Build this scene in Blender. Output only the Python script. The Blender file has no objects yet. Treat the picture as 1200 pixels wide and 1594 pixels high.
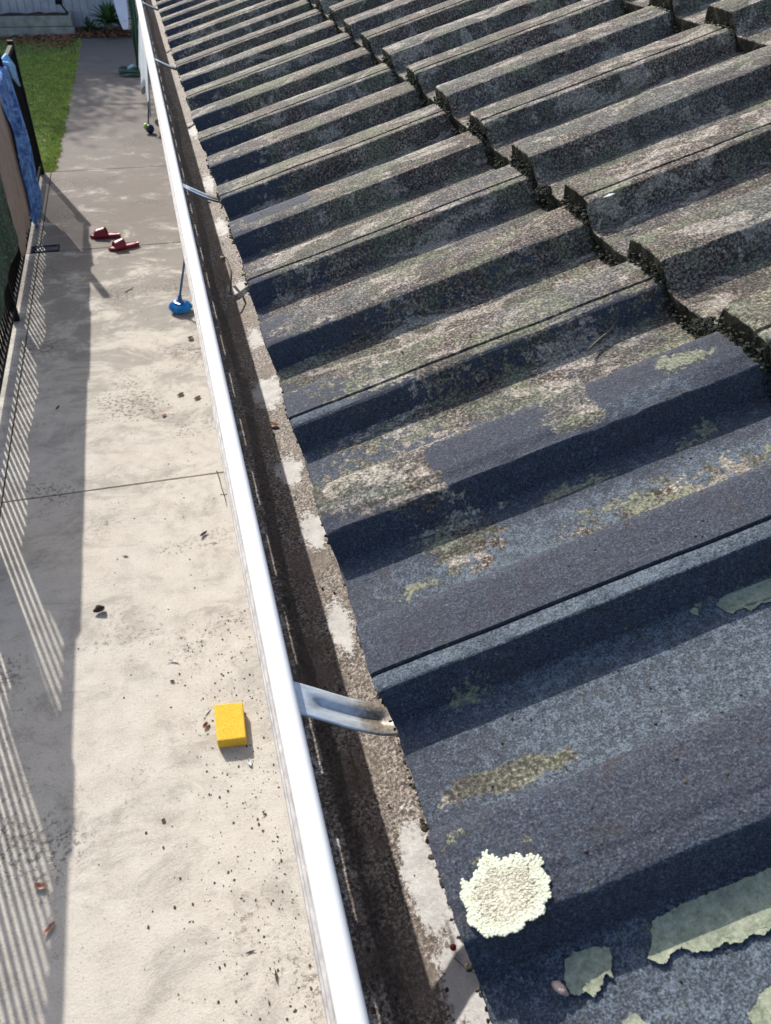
import bpy, math, random
import numpy as np
from mathutils import Vector, Matrix, noise

random.seed(7); rng = np.random.default_rng(7)
R = math.radians
scn = bpy.context.scene
COL = scn.collection

# ------------------------------------------------------------------ camera
CAMH = 2.7469
PITCH, YAW, ROLL, FPX = 0.6970, 0.2881, 0.0348, 1236.46
fw = Vector((math.cos(PITCH)*math.sin(YAW), math.cos(PITCH)*math.cos(YAW), -math.sin(PITCH)))
rt = Vector((math.cos(YAW), -math.sin(YAW), 0)); up = rt.cross(fw)
rt2 = rt*math.cos(ROLL)+up*math.sin(ROLL); up2 = -rt*math.sin(ROLL)+up*math.cos(ROLL)
cd = bpy.data.cameras.new('camera'); cam = bpy.data.objects.new('camera', cd); COL.objects.link(cam)
cam.matrix_world = Matrix(((rt2.x, up2.x, -fw.x, 0), (rt2.y, up2.y, -fw.y, 0), (rt2.z, up2.z, -fw.z, CAMH), (0, 0, 0, 1)))
cd.sensor_fit = 'VERTICAL'; cd.sensor_height = 7.3; cd.lens = FPX/1594*7.3
cd.clip_start = 0.01; cd.clip_end = 500
cd.dof.use_dof = True; cd.dof.focus_distance = 0.75; cd.dof.aperture_fstop = 5.0
scn.camera = cam
scn.render.resolution_x = 771; scn.render.resolution_y = 1024

# ------------------------------------------------------------------ light
SUN_EL, SUN_AZ = R(36.0), R(-16.8)            # azimuth from +Y, towards +X positive
S = Vector((math.sin(SUN_AZ)*math.cos(SUN_EL), math.cos(SUN_AZ)*math.cos(SUN_EL), math.sin(SUN_EL)))
w = bpy.data.worlds.new('World'); scn.world = w; w.use_nodes = True
nt = w.node_tree; bg = nt.nodes['Background']
sky = nt.nodes.new('ShaderNodeTexSky'); sky.sky_type = 'NISHITA'; sky.sun_disc = False
sky.sun_elevation = SUN_EL; sky.sun_rotation = SUN_AZ; sky.air_density = 1.0; sky.dust_density = 2.0
nt.links.new(sky.outputs[0], bg.inputs[0]); bg.inputs[1].default_value = 0.13
ld = bpy.data.lights.new('sun', 'SUN'); lo = bpy.data.objects.new('sun', ld); COL.objects.link(lo)
ld.energy = 3.3; ld.angle = R(0.53); ld.color = (1, 0.955, 0.88)
lo.rotation_euler = S.to_track_quat('Z', 'Y').to_euler(); lo.location = (0, 0, 12)
scn.view_settings.view_transform = 'Standard'; scn.view_settings.look = 'None'
scn.view_settings.exposure = 0.93; scn.view_settings.gamma = 1

# ------------------------------------------------------------------ helpers
class MB:
    def __init__(s): s.v = []; s.f = []
    def quad(s, a, b, c, d):
        i = len(s.v); s.v += [tuple(a), tuple(b), tuple(c), tuple(d)]; s.f.append((i, i+1, i+2, i+3)); return s
    def box(s, x0, x1, y0, y1, z0, z1):
        i = len(s.v)
        s.v += [(x, y, z) for z in (z0, z1) for y in (y0, y1) for x in (x0, x1)]
        s.f += [tuple(i+k for k in q) for q in ((0, 2, 3, 1), (4, 5, 7, 6), (0, 1, 5, 4), (2, 6, 7, 3), (0, 4, 6, 2), (1, 3, 7, 5))]
        return s
    def prism(s, pts, axis_vec):                # closed polygon pts extruded along axis_vec
        n = len(pts); i = len(s.v); a = Vector(axis_vec)
        s.v += [tuple(p) for p in pts]+[tuple(Vector(p)+a) for p in pts]
        s.f += [tuple(range(i+n-1, i-1, -1)), tuple(range(i+n, i+2*n))]
        s.f += [(i+k, i+(k+1) % n, i+n+(k+1) % n, i+n+k) for k in range(n)]
        return s
    def tube(s, pts, r, n=8, cap=True):
        pts = [Vector(p) for p in pts]; base = len(s.v)
        rs = r if isinstance(r, (list, tuple)) else [r]*len(pts)
        for k, p in enumerate(pts):
            t = (pts[min(k+1, len(pts)-1)]-pts[max(k-1, 0)]).normalized()
            a = t.cross(Vector((0, 0, 1)));
            if a.length < 1e-3: a = t.cross(Vector((1, 0, 0)))
            a.normalize(); b = t.cross(a)
            for j in range(n):
                q = 2*math.pi*j/n; s.v.append(tuple(p+(a*math.cos(q)+b*math.sin(q))*rs[k]))
        for k in range(len(pts)-1):
            for j in range(n):
                i0 = base+k*n+j; i1 = base+k*n+(j+1) % n; s.f.append((i0, i1, i1+n, i0+n))
        if cap:
            s.f.append(tuple(base+j for j in range(n))[::-1]); e = base+(len(pts)-1)*n; s.f.append(tuple(e+j for j in range(n)))
        return s
    def ball(s, c, r, nu=10, nv=7, sq=(1, 1, 1), jit=0.0):
        base = len(s.v); c = Vector(c)
        for i in range(nv+1):
            th = math.pi*i/nv
            for j in range(nu):
                ph = 2*math.pi*j/nu; k = 1+random.uniform(-jit, jit)
                s.v.append((c.x+r*sq[0]*k*math.sin(th)*math.cos(ph), c.y+r*sq[1]*k*math.sin(th)*math.sin(ph), c.z+r*sq[2]*k*math.cos(th)))
        for i in range(nv):
            for j in range(nu):
                a = base+i*nu+j; b = base+i*nu+(j+1) % nu; s.f.append((a, a+nu, b+nu, b))
        return s
    def build(s, name, m, parent=None, smooth=False, **k): return obj(name, s.v, s.f, m, parent, smooth, **k)

def obj(name, v, f, m, parent=None, smooth=False, label=None, cat=None, group=None, kind=None, solid=0, bevel=0):
    me = bpy.data.meshes.new(name); me.from_pydata([tuple(map(float, p)) for p in v], [], [tuple(map(int, q)) for q in f]); me.update()
    o = bpy.data.objects.new(name, me); COL.objects.link(o)
    if m: me.materials.append(m)
    if smooth: me.shade_smooth()
    if parent: o.parent = parent
    if bevel:
        b = o.modifiers.new('bevel', 'BEVEL'); b.width = bevel; b.segments = 2; b.limit_method = 'ANGLE'
    if solid:
        b = o.modifiers.new('solid', 'SOLIDIFY'); b.thickness = abs(solid); b.offset = -1 if solid > 0 else 1
    tag(o, label, cat, group, kind); return o

def tag(o, label=None, cat=None, group=None, kind=None):
    if label: o['label'] = label
    if cat: o['category'] = cat
    if group: o['group'] = group
    if kind: o['kind'] = kind
    return o

def thing(name, loc=(0, 0, 0), label=None, cat=None, group=None):
    o = bpy.data.objects.new(name, None); COL.objects.link(o); o.location = loc; o.empty_display_size = .05
    return tag(o, label, cat, group)

# ------------------------------------------------------------------ material helpers
class NB:
    def __init__(s, name):
        s.m = bpy.data.materials.new(name); s.m.use_nodes = True; s.t = s.m.node_tree
        s.b = s.t.nodes['Principled BSDF']; s.tc = s.t.nodes.new('ShaderNodeTexCoord'); s.co = s.tc.outputs['Object']
    def n(s, typ, **k):
        nd = s.t.nodes.new(typ)
        for a, v in k.items(): setattr(nd, a, v)
        return nd
    def l(s, a, b): s.t.links.new(a, b)
    def scale(s, vec, co=None):
        mp = s.n('ShaderNodeMapping'); mp.inputs['Scale'].default_value = vec; s.l(co or s.co, mp.inputs[0]); return mp.outputs[0]
    def noise(s, sc, det=4, rough=.6, co=None, dist=0):
        nd = s.n('ShaderNodeTexNoise'); nd.inputs['Scale'].default_value = sc; nd.inputs['Detail'].default_value = det
        nd.inputs['Roughness'].default_value = rough; nd.inputs['Distortion'].default_value = dist
        s.l(co or s.co, nd.inputs['Vector']); return nd.outputs['Fac']
    def voro(s, sc, co=None, feat='F1', out='Distance', rnd=1):
        nd = s.n('ShaderNodeTexVoronoi'); nd.feature = feat; nd.inputs['Scale'].default_value = sc; nd.inputs['Randomness'].default_value = rnd
        s.l(co or s.co, nd.inputs['Vector']); return nd.outputs[out]
    def ramp(s, fac, pts):
        nd = s.n('ShaderNodeValToRGB'); e = nd.color_ramp.elements
        while len(e) < len(pts): e.new(.5)
        for el, (p, c) in zip(e, pts):
            el.position = p; el.color = (c, c, c, 1) if isinstance(c, (int, float)) else (*c, 1)
        s.l(fac, nd.inputs[0]); return nd.outputs[0]
    def math(s, op, a, b=None, clamp=False):
        nd = s.n('ShaderNodeMath'); nd.operation = op; nd.use_clamp = clamp
        for i, x in enumerate((a, b)):
            if x is None: continue
            if isinstance(x, (int, float)): nd.inputs[i].default_value = x
            else: s.l(x, nd.inputs[i])
        return nd.outputs[0]
    def step(s, x, lo, hi):
        nd = s.n('ShaderNodeMapRange'); nd.interpolation_type = 'SMOOTHSTEP'; nd.clamp = True
        nd.inputs['From Min'].default_value = lo; nd.inputs['From Max'].default_value = hi
        s.l(x, nd.inputs['Value']); return nd.outputs[0]
    def mix(s, fac, a, b, bt='MIX'):
        nd = s.n('ShaderNodeMix'); nd.data_type = 'RGBA'; nd.blend_type = bt
        if isinstance(fac, (int, float)): nd.inputs[0].default_value = fac
        else: s.l(fac, nd.inputs[0])
        for i, x in ((6, a), (7, b)):
            if isinstance(x, tuple): nd.inputs[i].default_value = (*x, 1)
            else: s.l(x, nd.inputs[i])
        return nd.outputs[2]
    def fin(s, col, rough=.8, bump=None, bs=.3, bd=.002, metal=0, spec=None):
        if isinstance(col, tuple): s.b.inputs['Base Color'].default_value = (*col, 1)
        else: s.l(col, s.b.inputs['Base Color'])
        if isinstance(rough, (int, float)): s.b.inputs['Roughness'].default_value = rough
        else: s.l(rough, s.b.inputs['Roughness'])
        s.b.inputs['Metallic'].default_value = metal
        if spec is not None: s.b.inputs['Specular IOR Level'].default_value = spec
        if bump is not None:
            bn = s.n('ShaderNodeBump'); bn.inputs['Strength'].default_value = bs; bn.inputs['Distance'].default_value = bd
            s.l(bump, bn.inputs['Height']); s.l(bn.outputs[0], s.b.inputs['Normal'])
        return s.m

def simple(name, c, rough=.6, var=.25, sc=30, metal=0, bs=.15, bd=.002, spec=None):
    b = NB(name); nz = b.noise(sc, 5, .65)
    a = tuple(x*(1-var) for x in c); d = tuple(min(1, x*(1+var)) for x in c)
    return b.fin(b.ramp(nz, [(.3, a), (.7, d)]), rough, nz, bs, bd, metal, spec)

# ---- roof tile material : weathered concrete, slate blue paint left on parts, lichen over the rest
def mat_tile():
    b = NB('weathered_tile')
    at = b.n('ShaderNodeAttribute'); at.attribute_name = 'mask'
    sp = b.n('ShaderNodeSeparateColor'); b.l(at.outputs['Color'], sp.inputs[0])
    Rr, G, B = sp.outputs[0], sp.outputs[1], sp.outputs[2]
    fine = b.noise(400, 4, .75); mid = b.noise(130, 5, .7); big = b.noise(26, 5, .7); med = b.noise(55, 5, .7)
    hues = b.noise(11, 4, .6)
    fp = b.math('ADD', b.math('MULTIPLY', b.noise(820, 3, .7), .62), b.math('MULTIPLY', fine, .38))
    # slate paint, chalked and speckled
    pc = b.ramp(fp, [(.37, (.009, .011, .016)), (.47, (.026, .030, .042)), (.55, (.048, .055, .074)), (.66, (.105, .120, .150))])
    pc = b.mix(b.math('MULTIPLY', b.step(big, .42, .62), .6), pc, b.ramp(fp, [(.34, (.014, .013, .019)), (.55, (.045, .042, .056)), (.72, (.085, .078, .098))]))
    pc = b.mix(b.math('MULTIPLY', b.step(med, .50, .68), .35), pc, (.050, .064, .084))
    scuff = b.step(b.math('ADD', b.math('ADD', b.math('MULTIPLY', mid, .45), b.math('MULTIPLY', fp, .55)), b.math('MULTIPLY', B, .10)), .53, .66)
    pc = b.mix(b.math('MULTIPLY', scuff, b.math('ADD', B, .08, True)), pc, (.22, .265, .32))
    pc = b.mix(b.math('MULTIPLY', B, .85, True), pc, b.ramp(fp, [(.36, (.022, .030, .037)), (.5, (.066, .083, .098)), (.66, (.150, .178, .200))]))
    grime = b.step(b.noise(38, 7, .8, dist=.6), .55, .66)
    pc = b.mix(b.math('MULTIPLY', grime, .5), pc, b.ramp(fp, [(.35, (.010, .008, .008)), (.6, (.060, .050, .045)), (.7, (.20, .17, .14))]))
    # bare, crusted surface: brown / grey speckle
    base = b.ramp(fine, [(.34, (.009, .007, .006)), (.45, (.040, .031, .024)), (.54, (.185, .150, .118)), (.67, (.54, .465, .39))])
    brown = b.ramp(fine, [(.34, (.009, .006, .004)), (.47, (.045, .031, .025)), (.58, (.175, .135, .120)), (.72, (.43, .36, .33))])
    base = b.mix(b.step(b.math('ADD', b.math('MULTIPLY', med, .6), b.math('MULTIPLY', hues, .4)), .44, .54), base, brown)
    grn = b.ramp(fine, [(.34, (.018, .020, .012)), (.5, (.095, .102, .068)), (.68, (.35, .36, .26))])
    base = b.mix(b.math('MULTIPLY', b.step(b.math('ADD', hues, b.math('MULTIPLY', med, .45)), .70, .82), .75), base, grn)
    gry = b.ramp(fine, [(.36, (.018, .018, .019)), (.5, (.085, .083, .082)), (.7, (.33, .325, .315))])
    base = b.mix(b.math('MULTIPLY', b.step(b.noise(7, 5, .6), .50, .60), .6), base, gry)
    blk = b.step(b.math('ADD', b.math('MULTIPLY', b.noise(85, 7, .85), .6), b.math('MULTIPLY', b.noise(22, 6, .75), .4)), .52, .60)
    base = b.mix(b.math('MULTIPLY', blk, .62), base, (.014, .012, .010))
    pale = b.step(b.math('ADD', b.math('MULTIPLY', b.noise(60, 7, .85), .6), b.math('MULTIPLY', b.noise(14, 6, .75), .4)), .53, .62)
    base = b.mix(b.math('MULTIPLY', pale, .42), base, b.ramp(fine, [(.36, (.10, .085, .07)), (.6, (.44, .39, .335))]))
    # centimetre-sized stains, run-off streaks along the fall of the roof, and tile to tile tone
    st1 = b.step(b.math('ADD', b.math('MULTIPLY', b.noise(15, 4, .55, co=b.scale((.6, 1.3, .6)), dist=1.2), .75), b.math('MULTIPLY', mid, .25)), .50, .56)
    base = b.mix(b.math('MULTIPLY', st1, .52), base, b.ramp(fine, [(.36, (.010, .008, .007)), (.54, (.050, .042, .036)), (.70, (.185, .160, .140))]))
    st2 = b.step(b.math('ADD', b.math('MULTIPLY', b.noise(19, 4, .55, co=b.scale((.6, 1.2, .6)), dist=1.5), .72), b.math('MULTIPLY', b.noise(120, 5, .8), .28)), .53, .58)
    base = b.mix(b.math('MULTIPLY', st2, .62), base, b.ramp(fine, [(.36, (.13, .110, .088)), (.50, (.34, .295, .245)), (.64, (.66, .59, .50))]))
    st3 = b.step(b.math('ADD', b.math('MULTIPLY', b.noise(12, 4, .5, dist=1), .75), b.math('MULTIPLY', b.noise(110, 5, .8), .25)), .54, .60)
    base = b.mix(b.math('MULTIPLY', st3, .55), base, b.ramp(fine, [(.36, (.03, .034, .018)), (.52, (.15, .16, .095)), (.66, (.36, .37, .25))]))
    tone = b.n('ShaderNodeTexWhiteNoise'); tone.noise_dimensions = '2D'
    mp = b.n('ShaderNodeVectorMath'); mp.operation = 'FLOOR'; b.l(b.scale((2.98, 3.333, 0)), mp.inputs[0]); b.l(mp.outputs[0], tone.inputs['Vector'])
    base = b.mix(b.math('MULTIPLY', tone.outputs['Value'], .16), base, (.060, .050, .043))
    pm = b.step(b.math('ADD', b.math('ADD', Rr, b.math('MULTIPLY', b.math('SUBTRACT', mid, .5), 1.8)), b.math('MULTIPLY', b.math('SUBTRACT', big, .5), 1.1)), .40, .58)
    col = b.mix(pm, base, pc)
    # yellow-green lichen crust, broken up
    lc = b.ramp(fine, [(.34, (.045, .043, .030)), (.46, (.135, .137, .095)), (.60, (.235, .242, .175)), (.72, (.37, .375, .29))])
    lm = b.step(b.math('ADD', G, b.math('ADD', b.math('MULTIPLY', b.math('SUBTRACT', b.noise(170, 7, .8), .5), 3.2), b.math('MULTIPLY', b.math('SUBTRACT', med, .5), 1.6))), .66, .78)
    col = b.mix(lm, col, lc)
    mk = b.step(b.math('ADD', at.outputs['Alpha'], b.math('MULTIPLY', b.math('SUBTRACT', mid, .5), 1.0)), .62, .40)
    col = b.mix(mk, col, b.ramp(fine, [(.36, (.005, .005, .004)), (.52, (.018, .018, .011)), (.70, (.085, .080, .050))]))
    h = b.math('ADD', b.math('MULTIPLY', fine, .9), b.math('MULTIPLY', mid, .7))
    h = b.math('ADD', h, b.math('ADD', b.math('MULTIPLY', lm, .35), b.math('MULTIPLY', mk, .3)))
    return b.fin(col, .85, h, .7, .0018, spec=.25)

def mat_path():
    b = NB('aged_concrete')
    mid = b.noise(9, 6, .65); fine = b.noise(120, 4, .7); grit = b.noise(420, 2, .6); wide = b.noise(2.2, 5, .6)
    col = b.ramp(b.math('ADD', b.math('MULTIPLY', mid, .5), b.math('MULTIPLY', fine, .5)), [(.34, (.345, .308, .265)), (.47, (.465, .425, .370)), (.56, (.510, .470, .412)), (.70, (.580, .545, .480))])
    col = b.mix(b.math('MULTIPLY', b.step(wide, .45, .62), .28), col, (.50, .485, .43))
    col = b.mix(b.math('MULTIPLY', b.step(b.noise(3.1, 5, .6), .50, .66), .30), col, (.49, .42, .365))
    geo = b.n('ShaderNodeSeparateXYZ'); b.l(b.co, geo.inputs[0]); x, y = geo.outputs[0], geo.outputs[1]
    # mould stains: patchy, thicker toward the far end, then painted tree shade
    st = b.noise(1.0, 9, .80, co=b.scale((2.4, 3.6, 1)), dist=.6)
    far = b.step(y, 3.0, 8.6)
    thr = b.math('ADD', st, b.math('MULTIPLY', far, .15))
    stain = b.math('MULTIPLY', b.step(thr, .48, .63), b.math('ADD', b.math('MULTIPLY', far, .46), .34))
    col = b.mix(stain, col, (.125, .110, .100))
    col = b.mix(b.math('MULTIPLY', b.step(y, 9.0, 12.0), .62), col, (.10, .092, .086))  # far end darkened: brown stain with tree shade put into the colour
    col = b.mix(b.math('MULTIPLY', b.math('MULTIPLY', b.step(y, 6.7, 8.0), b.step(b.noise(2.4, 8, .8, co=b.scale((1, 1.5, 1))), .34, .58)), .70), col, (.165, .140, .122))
    # dark mould blotches made of small flecks
    bl = b.step(b.noise(1.5, 3, .5), .48, .66)
    fl = b.step(b.math('ADD', b.noise(42, 6, .78), b.math('MULTIPLY', bl, .09)), .57, .67)
    col = b.mix(b.math('MULTIPLY', fl, b.math('ADD', b.math('MULTIPLY', bl, .6), .20)), col, (.095, .078, .064))
    # pits and small shells of grit, elongated across the path
    pit = b.step(b.voro(62, co=b.scale((.8, 1.5, 1))), .24, .08)
    gate = b.step(b.noise(26, 5, .7), .45, .58)
    col = b.mix(b.math('MULTIPLY', b.math('MULTIPLY', pit, gate), .62), col, (.17, .14, .115))
    h = b.math('ADD', b.math('ADD', b.math('MULTIPLY', fine, 1.0), b.math('MULTIPLY', grit, .35)), b.math('MULTIPLY', b.noise(40, 6, .75, co=b.scale((.8, 1.25, 1))), .9))
    return b.fin(col, .9, h, .5, .005, spec=.25)

def mat_gutter():
    b = NB('dirty_gutter_metal')
    at = b.n('ShaderNodeAttribute'); at.attribute_name = 'mask'
    sp = b.n('ShaderNodeSeparateColor'); b.l(at.outputs['Color'], sp.inputs[0])
    fine = b.noise(380, 4, .78); mid = b.noise(60, 6, .7); big = b.noise(14, 4, .6); lng = b.noise(30, 5, .7, co=b.scale((5, .5, 1)))
    dirt = b.ramp(fine, [(.36, (.022, .016, .012)), (.47, (.10, .078, .062)), (.56, (.29, .245, .21)), (.68, (.58, .52, .47))])
    silt = b.ramp(mid, [(.3, (.085, .062, .046)), (.7, (.205, .158, .122))])
    col = b.mix(b.math('MULTIPLY', b.step(big, .45, .62), .75), dirt, silt)
    col = b.mix(b.math('MULTIPLY', b.step(lng, .56, .66), .6), col, (.025, .018, .014))
    clean = b.step(b.math('ADD', b.math('ADD', sp.outputs[0], b.math('MULTIPLY', b.math('SUBTRACT', mid, .5), 1.6)), b.math('MULTIPLY', b.math('SUBTRACT', fine, .5), 1.2)), .50, .80)  # bare patches plus paler strips painted where sun reaches the floor
    col = b.mix(b.math('MULTIPLY', clean, .72), col, b.ramp(mid, [(.3, (.46, .44, .42)), (.65, (.66, .65, .63))]))
    wet = b.step(b.math('ADD', sp.outputs[1], b.math('MULTIPLY', b.math('SUBTRACT', mid, .5), .5)), .5, .62)  # damp stripe along the trough plus a painted wedge of shade
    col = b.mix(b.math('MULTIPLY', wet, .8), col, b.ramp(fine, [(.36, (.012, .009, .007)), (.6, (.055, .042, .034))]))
    return b.fin(col, .75, b.math('ADD', fine, mid), .5, .0012)

M = {}
M['tile'] = mat_tile(); M['path'] = mat_path(); M['gutter'] = mat_gutter()
b = NB('white_gutter_paint'); nz = b.noise(9, 6, .7, co=b.scale((1, .35, 1))); sp_ = b.step(b.noise(110, 6, .85), .63, .68)
c = b.ramp(nz, [(.35, (.66, .655, .64)), (.62, (.77, .765, .75))]); c = b.mix(b.math('MULTIPLY', sp_, .5), c, (.30, .27, .23))
geo = b.n('ShaderNodeSeparateXYZ'); b.l(b.co, geo.inputs[0])
c = b.mix(b.math('MULTIPLY', b.step(geo.outputs[1], 1.2, 3.2), b.math('MULTIPLY', b.step(b.noise(55, 6, .8), .50, .62), .5)), c, (.38, .36, .33))
M['white'] = b.fin(c, .55, nz, .08, .001, spec=.25)
b = NB('galvanised_strap'); nz = b.noise(120, 5, .7, co=b.scale((.3, 1, 1)))
geo = b.n('ShaderNodeSeparateXYZ'); b.l(b.co, geo.inputs[0])
c = b.ramp(nz, [(.3, (.30, .345, .39)), (.7, (.56, .60, .64))])
dr = b.step(b.math('ADD', geo.outputs[0], b.math('MULTIPLY', b.math('SUBTRACT', b.noise(220, 4, .7), .5), .03)), .048, .062)
c = b.mix(dr, c, b.ramp(b.noise(500, 3, .7), [(.3, (.10, .085, .065)), (.7, (.36, .31, .26))]))
M['strap'] = b.fin(c, .42, nz, .12, .0006, metal=.35)
M['dustywhite'] = simple('dusty_white_paint', (.36, .34, .325), .8, .3, 90)
M['fascia'] = simple('painted_timber', (.42, .40, .37), .7)
M['render'] = simple('rendered_wall', (.55, .51, .45), .9, .12, 6)
M['black'] = simple('black_powdercoat', (.008, .008, .009), .7, .3, 60, spec=.12)
M['darkmetal'] = simple('dark_grate_metal', (.014, .020, .028), .8, .4, 90, spec=.2)
M['sponge'] = None
b = NB('yellow_foam'); nz = b.noise(90, 5, .8); pr = b.step(b.voro(120), .26, .08)
c = b.mix(b.math('MULTIPLY', pr, b.step(b.noise(40, 2, .5), .45, .6)), b.ramp(nz, [(.3, (.62, .36, .020)), (.7, (.74, .47, .045))]), (.50, .26, .005))
M['sponge'] = b.fin(c, .9, b.math('SUBTRACT', nz, pr), .8, .005)
M['red'] = simple('red_rubber', (.21, .012, .030), .42, .25, 60)
M['redin'] = simple('red_footbed', (.30, .045, .065), .55, .25, 80)
M['bluebrush'] = simple('blue_bristle', (.02, .30, .72), .5, .4, 140)
M['bluehandle'] = simple('blue_handle', (.03, .11, .28), .35, .15, 60)
M['palings'] = simple('grey_lilac_cladding', (.36, .37, .42), .7, .2, 5)
M['sleeper'] = simple('weathered_sleeper', (.24, .25, .23), .85, .3, 7, bs=.5, bd=.01)
M['soil'] = simple('bark_mulch', (.060, .032, .020), .95, .6, 40, bs=1, bd=.02)
M['leafgreen'] = simple('strap_leaf', (.045, .105, .035), .5, .4, 25)
M['trunk'] = simple('plant_stem', (.16, .15, .10), .9, .3, 60, bs=.6, bd=.01)
M['treeleaf'] = simple('tree_leaf', (.05, .10, .03), .5, .4, 12)
M['bark'] = simple('tree_bark', (.12, .09, .065), .95, .4, 20, bs=.8, bd=.02)
M['hose'] = simple('green_hose', (.012, .060, .042), .4, .3, 40)
M['hosenozzle'] = simple('pale_blue_plastic', (.30, .55, .62), .4, .1, 40)
M['surf'] = simple('white_board', (.62, .63, .72), .4, .08, 6)
M['crate'] = simple('off_white_plastic', (.55, .55, .52), .5, .12, 12)
M['navy'] = simple('navy_rubber', (.012, .018, .055), .5, .3, 60)
M['lime'] = simple('lime_plastic', (.38, .50, .03), .45, .15, 60)
M['moss'] = simple('black_moss', (.022, .026, .014), .95, .9, 260, bs=1, bd=.004)
M['mossbrown'] = simple('brown_moss', (.060, .048, .030), .95, .8, 260, bs=1, bd=.004)
M['dryleaf'] = simple('dry_leaf', (.20, .085, .045), .8, .5, 120, bs=.5)
M['pinkleaf'] = simple('pale_dry_leaf', (.42, .23, .165), .8, .3, 120, bs=.5)
M['darkleaf'] = simple('dark_leaf', (.055, .038, .026), .85, .5, 120, bs=.5)
M['twig'] = simple('dry_twig', (.16, .12, .085), .9, .4, 160, bs=.5)
M['seed'] = simple('pink_seed_husk', (.48, .33, .27), .7, .2, 300, bs=.4)
M['berry'] = simple('red_berry', (.30, .02, .015), .4, .2, 200)
M['foil'] = simple('white_flake', (.50, .49, .46), .5, .1, 200)
# lichens
b = NB('cream_lichen'); nz = b.noise(700, 4, .7); geo = b.n('ShaderNodeAttribute'); geo.attribute_name = 'mask'
c = b.mix(geo.outputs['Fac'], b.ramp(nz, [(.36, (.24, .20, .14)), (.48, (.43, .40, .30)), (.62, (.58, .56, .43))]), b.ramp(nz, [(.36, (.38, .39, .28)), (.5, (.54, .56, .42)), (.64, (.64, .66, .51))]))
M['lichen'] = b.fin(c, .9, nz, .5, .001)
b = NB('green_grey_lichen'); nz = b.noise(140, 6, .75); cr = b.step(b.voro(160, feat='DISTANCE_TO_EDGE'), .035, .0)
f2 = b.noise(420, 5, .8)
c = b.ramp(b.math('ADD', b.math('MULTIPLY', nz, .55), b.math('MULTIPLY', f2, .45)), [(.36, (.10, .115, .075)), (.46, (.20, .22, .15)), (.56, (.29, .305, .22)), (.68, (.42, .42, .33))])
c = b.mix(b.math('MULTIPLY', b.step(b.noise(60, 6, .75), .54, .64), .45), c, (.15, .15, .12)); c = b.mix(b.math('MULTIPLY', cr, .25), c, (.09, .09, .06))
M['flake'] = b.fin(c, .9, nz, .6, .0015)
# cloths
b = NB('blue_dyed_cloth'); nz = b.noise(9, 6, .7, co=b.scale((1, 1.0, 1.6)), dist=1.2)
M['bluecloth'] = b.fin(b.ramp(nz, [(.36, (.018, .045, .19)), (.46, (.05, .14, .42)), (.6, (.14, .32, .68)), (.75, (.30, .50, .80))]), .9, b.noise(300, 3, .6), .3, .002)
M['lightblue'] = simple('light_blue_cloth', (.25, .50, .82), .9, .2, 30)
M['beige'] = simple('beige_cloth', (.30, .245, .22), .95, .10, 12)
b = NB('green_print_cloth'); vv = b.voro(38); nz = b.noise(22, 3, .6)
M['greencloth'] = b.fin(b.mix(b.step(vv, .42, .30), (.012, .035, .028), b.ramp(nz, [(.4, (.03, .10, .06)), (.6, (.10, .22, .15))])), .9, nz, .2, .002)
b = NB('white_sheet'); nz = b.noise(6, 3, .6); b.b.inputs['Transmission Weight'].default_value = 0
M['sheet'] = b.fin(b.ramp(nz, [(.3, (.60, .61, .62)), (.7, (.76, .77, .77))]), .6, nz, .1, .01)
# lawn base + blades
b = NB('lawn_soil'); nz = b.noise(9, 6, .7)
M['lawn'] = b.fin(b.ramp(nz, [(.35, (.06, .095, .020)), (.55, (.11, .16, .035)), (.75, (.17, .14, .06))]), .95, nz, .6, .01)
b = NB('grass_blades'); nz = b.noise(2.2, 5, .7); n2 = b.math('ADD', b.math('MULTIPLY', b.noise(55, 2, .5), .6), b.math('MULTIPLY', b.noise(8, 4, .7), .4))
c = b.ramp(n2, [(.36, (.08, .13, .020)), (.5, (.27, .36, .06)), (.64, (.56, .62, .19))]); c = b.mix(b.math('MULTIPLY', b.step(nz, .56, .70), .5), c, (.17, .15, .05))
M['grass'] = b.fin(c, .7, spec=.2)
M['paving'] = simple('pool_paving', (.045, .045, .045), .9, .3, 8)
M['ground'] = simple('bare_ground', (.10, .095, .06), .95, .4, 2)
M['joint'] = simple('joint_dirt', (.055, .045, .035), .95, .4, 40)

# ------------------------------------------------------------------ ground, path
MB().box(-90, 90, -90, 120, -.30, -.030).build('ground', M['ground'], kind='structure')
MB().box(-1.30, 1.0, -3.5, 17.3, -.028, -.012).build('path_bedding', M['joint'], kind='structure')
jy = [-3.5, -.6, 3.70, 7.18, 9.41, 12.2, 14.12, 17.0]
pth = MB(); g = .0048
for a, c_ in zip(jy[:-1], jy[1:]):
    if a < 9.4: x0 = -1.045
    else: x0 = -1.03
    # slight taper of the lawn edge with distance
    t0 = 0 if a < 9.4 else (a-9.41)*.018; t1 = 0 if a < 9.4 else (c_-9.41)*.018
    for xa, xb, q0, q1 in ((x0, .60, t0, t1),):
        p = [(xa+q0, a+g, -.026), (xb, a+g, -.026), (xb, c_-g, -.026), (xa+q1, c_-g, -.026)]
        pth.prism(p, (0, 0, .026))
for a, c_ in ((-3.5, 3.70), (3.70, 7.18), (7.18, 9.40)):
    pth.box(-1.30, -1.053, a+g, c_-g, -.0265, -.0005)
pth.build('path', M['path'], kind='structure', bevel=.003)
MB().box(-9, -1.306, -6, 9.40, -.028, -.004).build('pool_paving', M['paving'], kind='structure')

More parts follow.
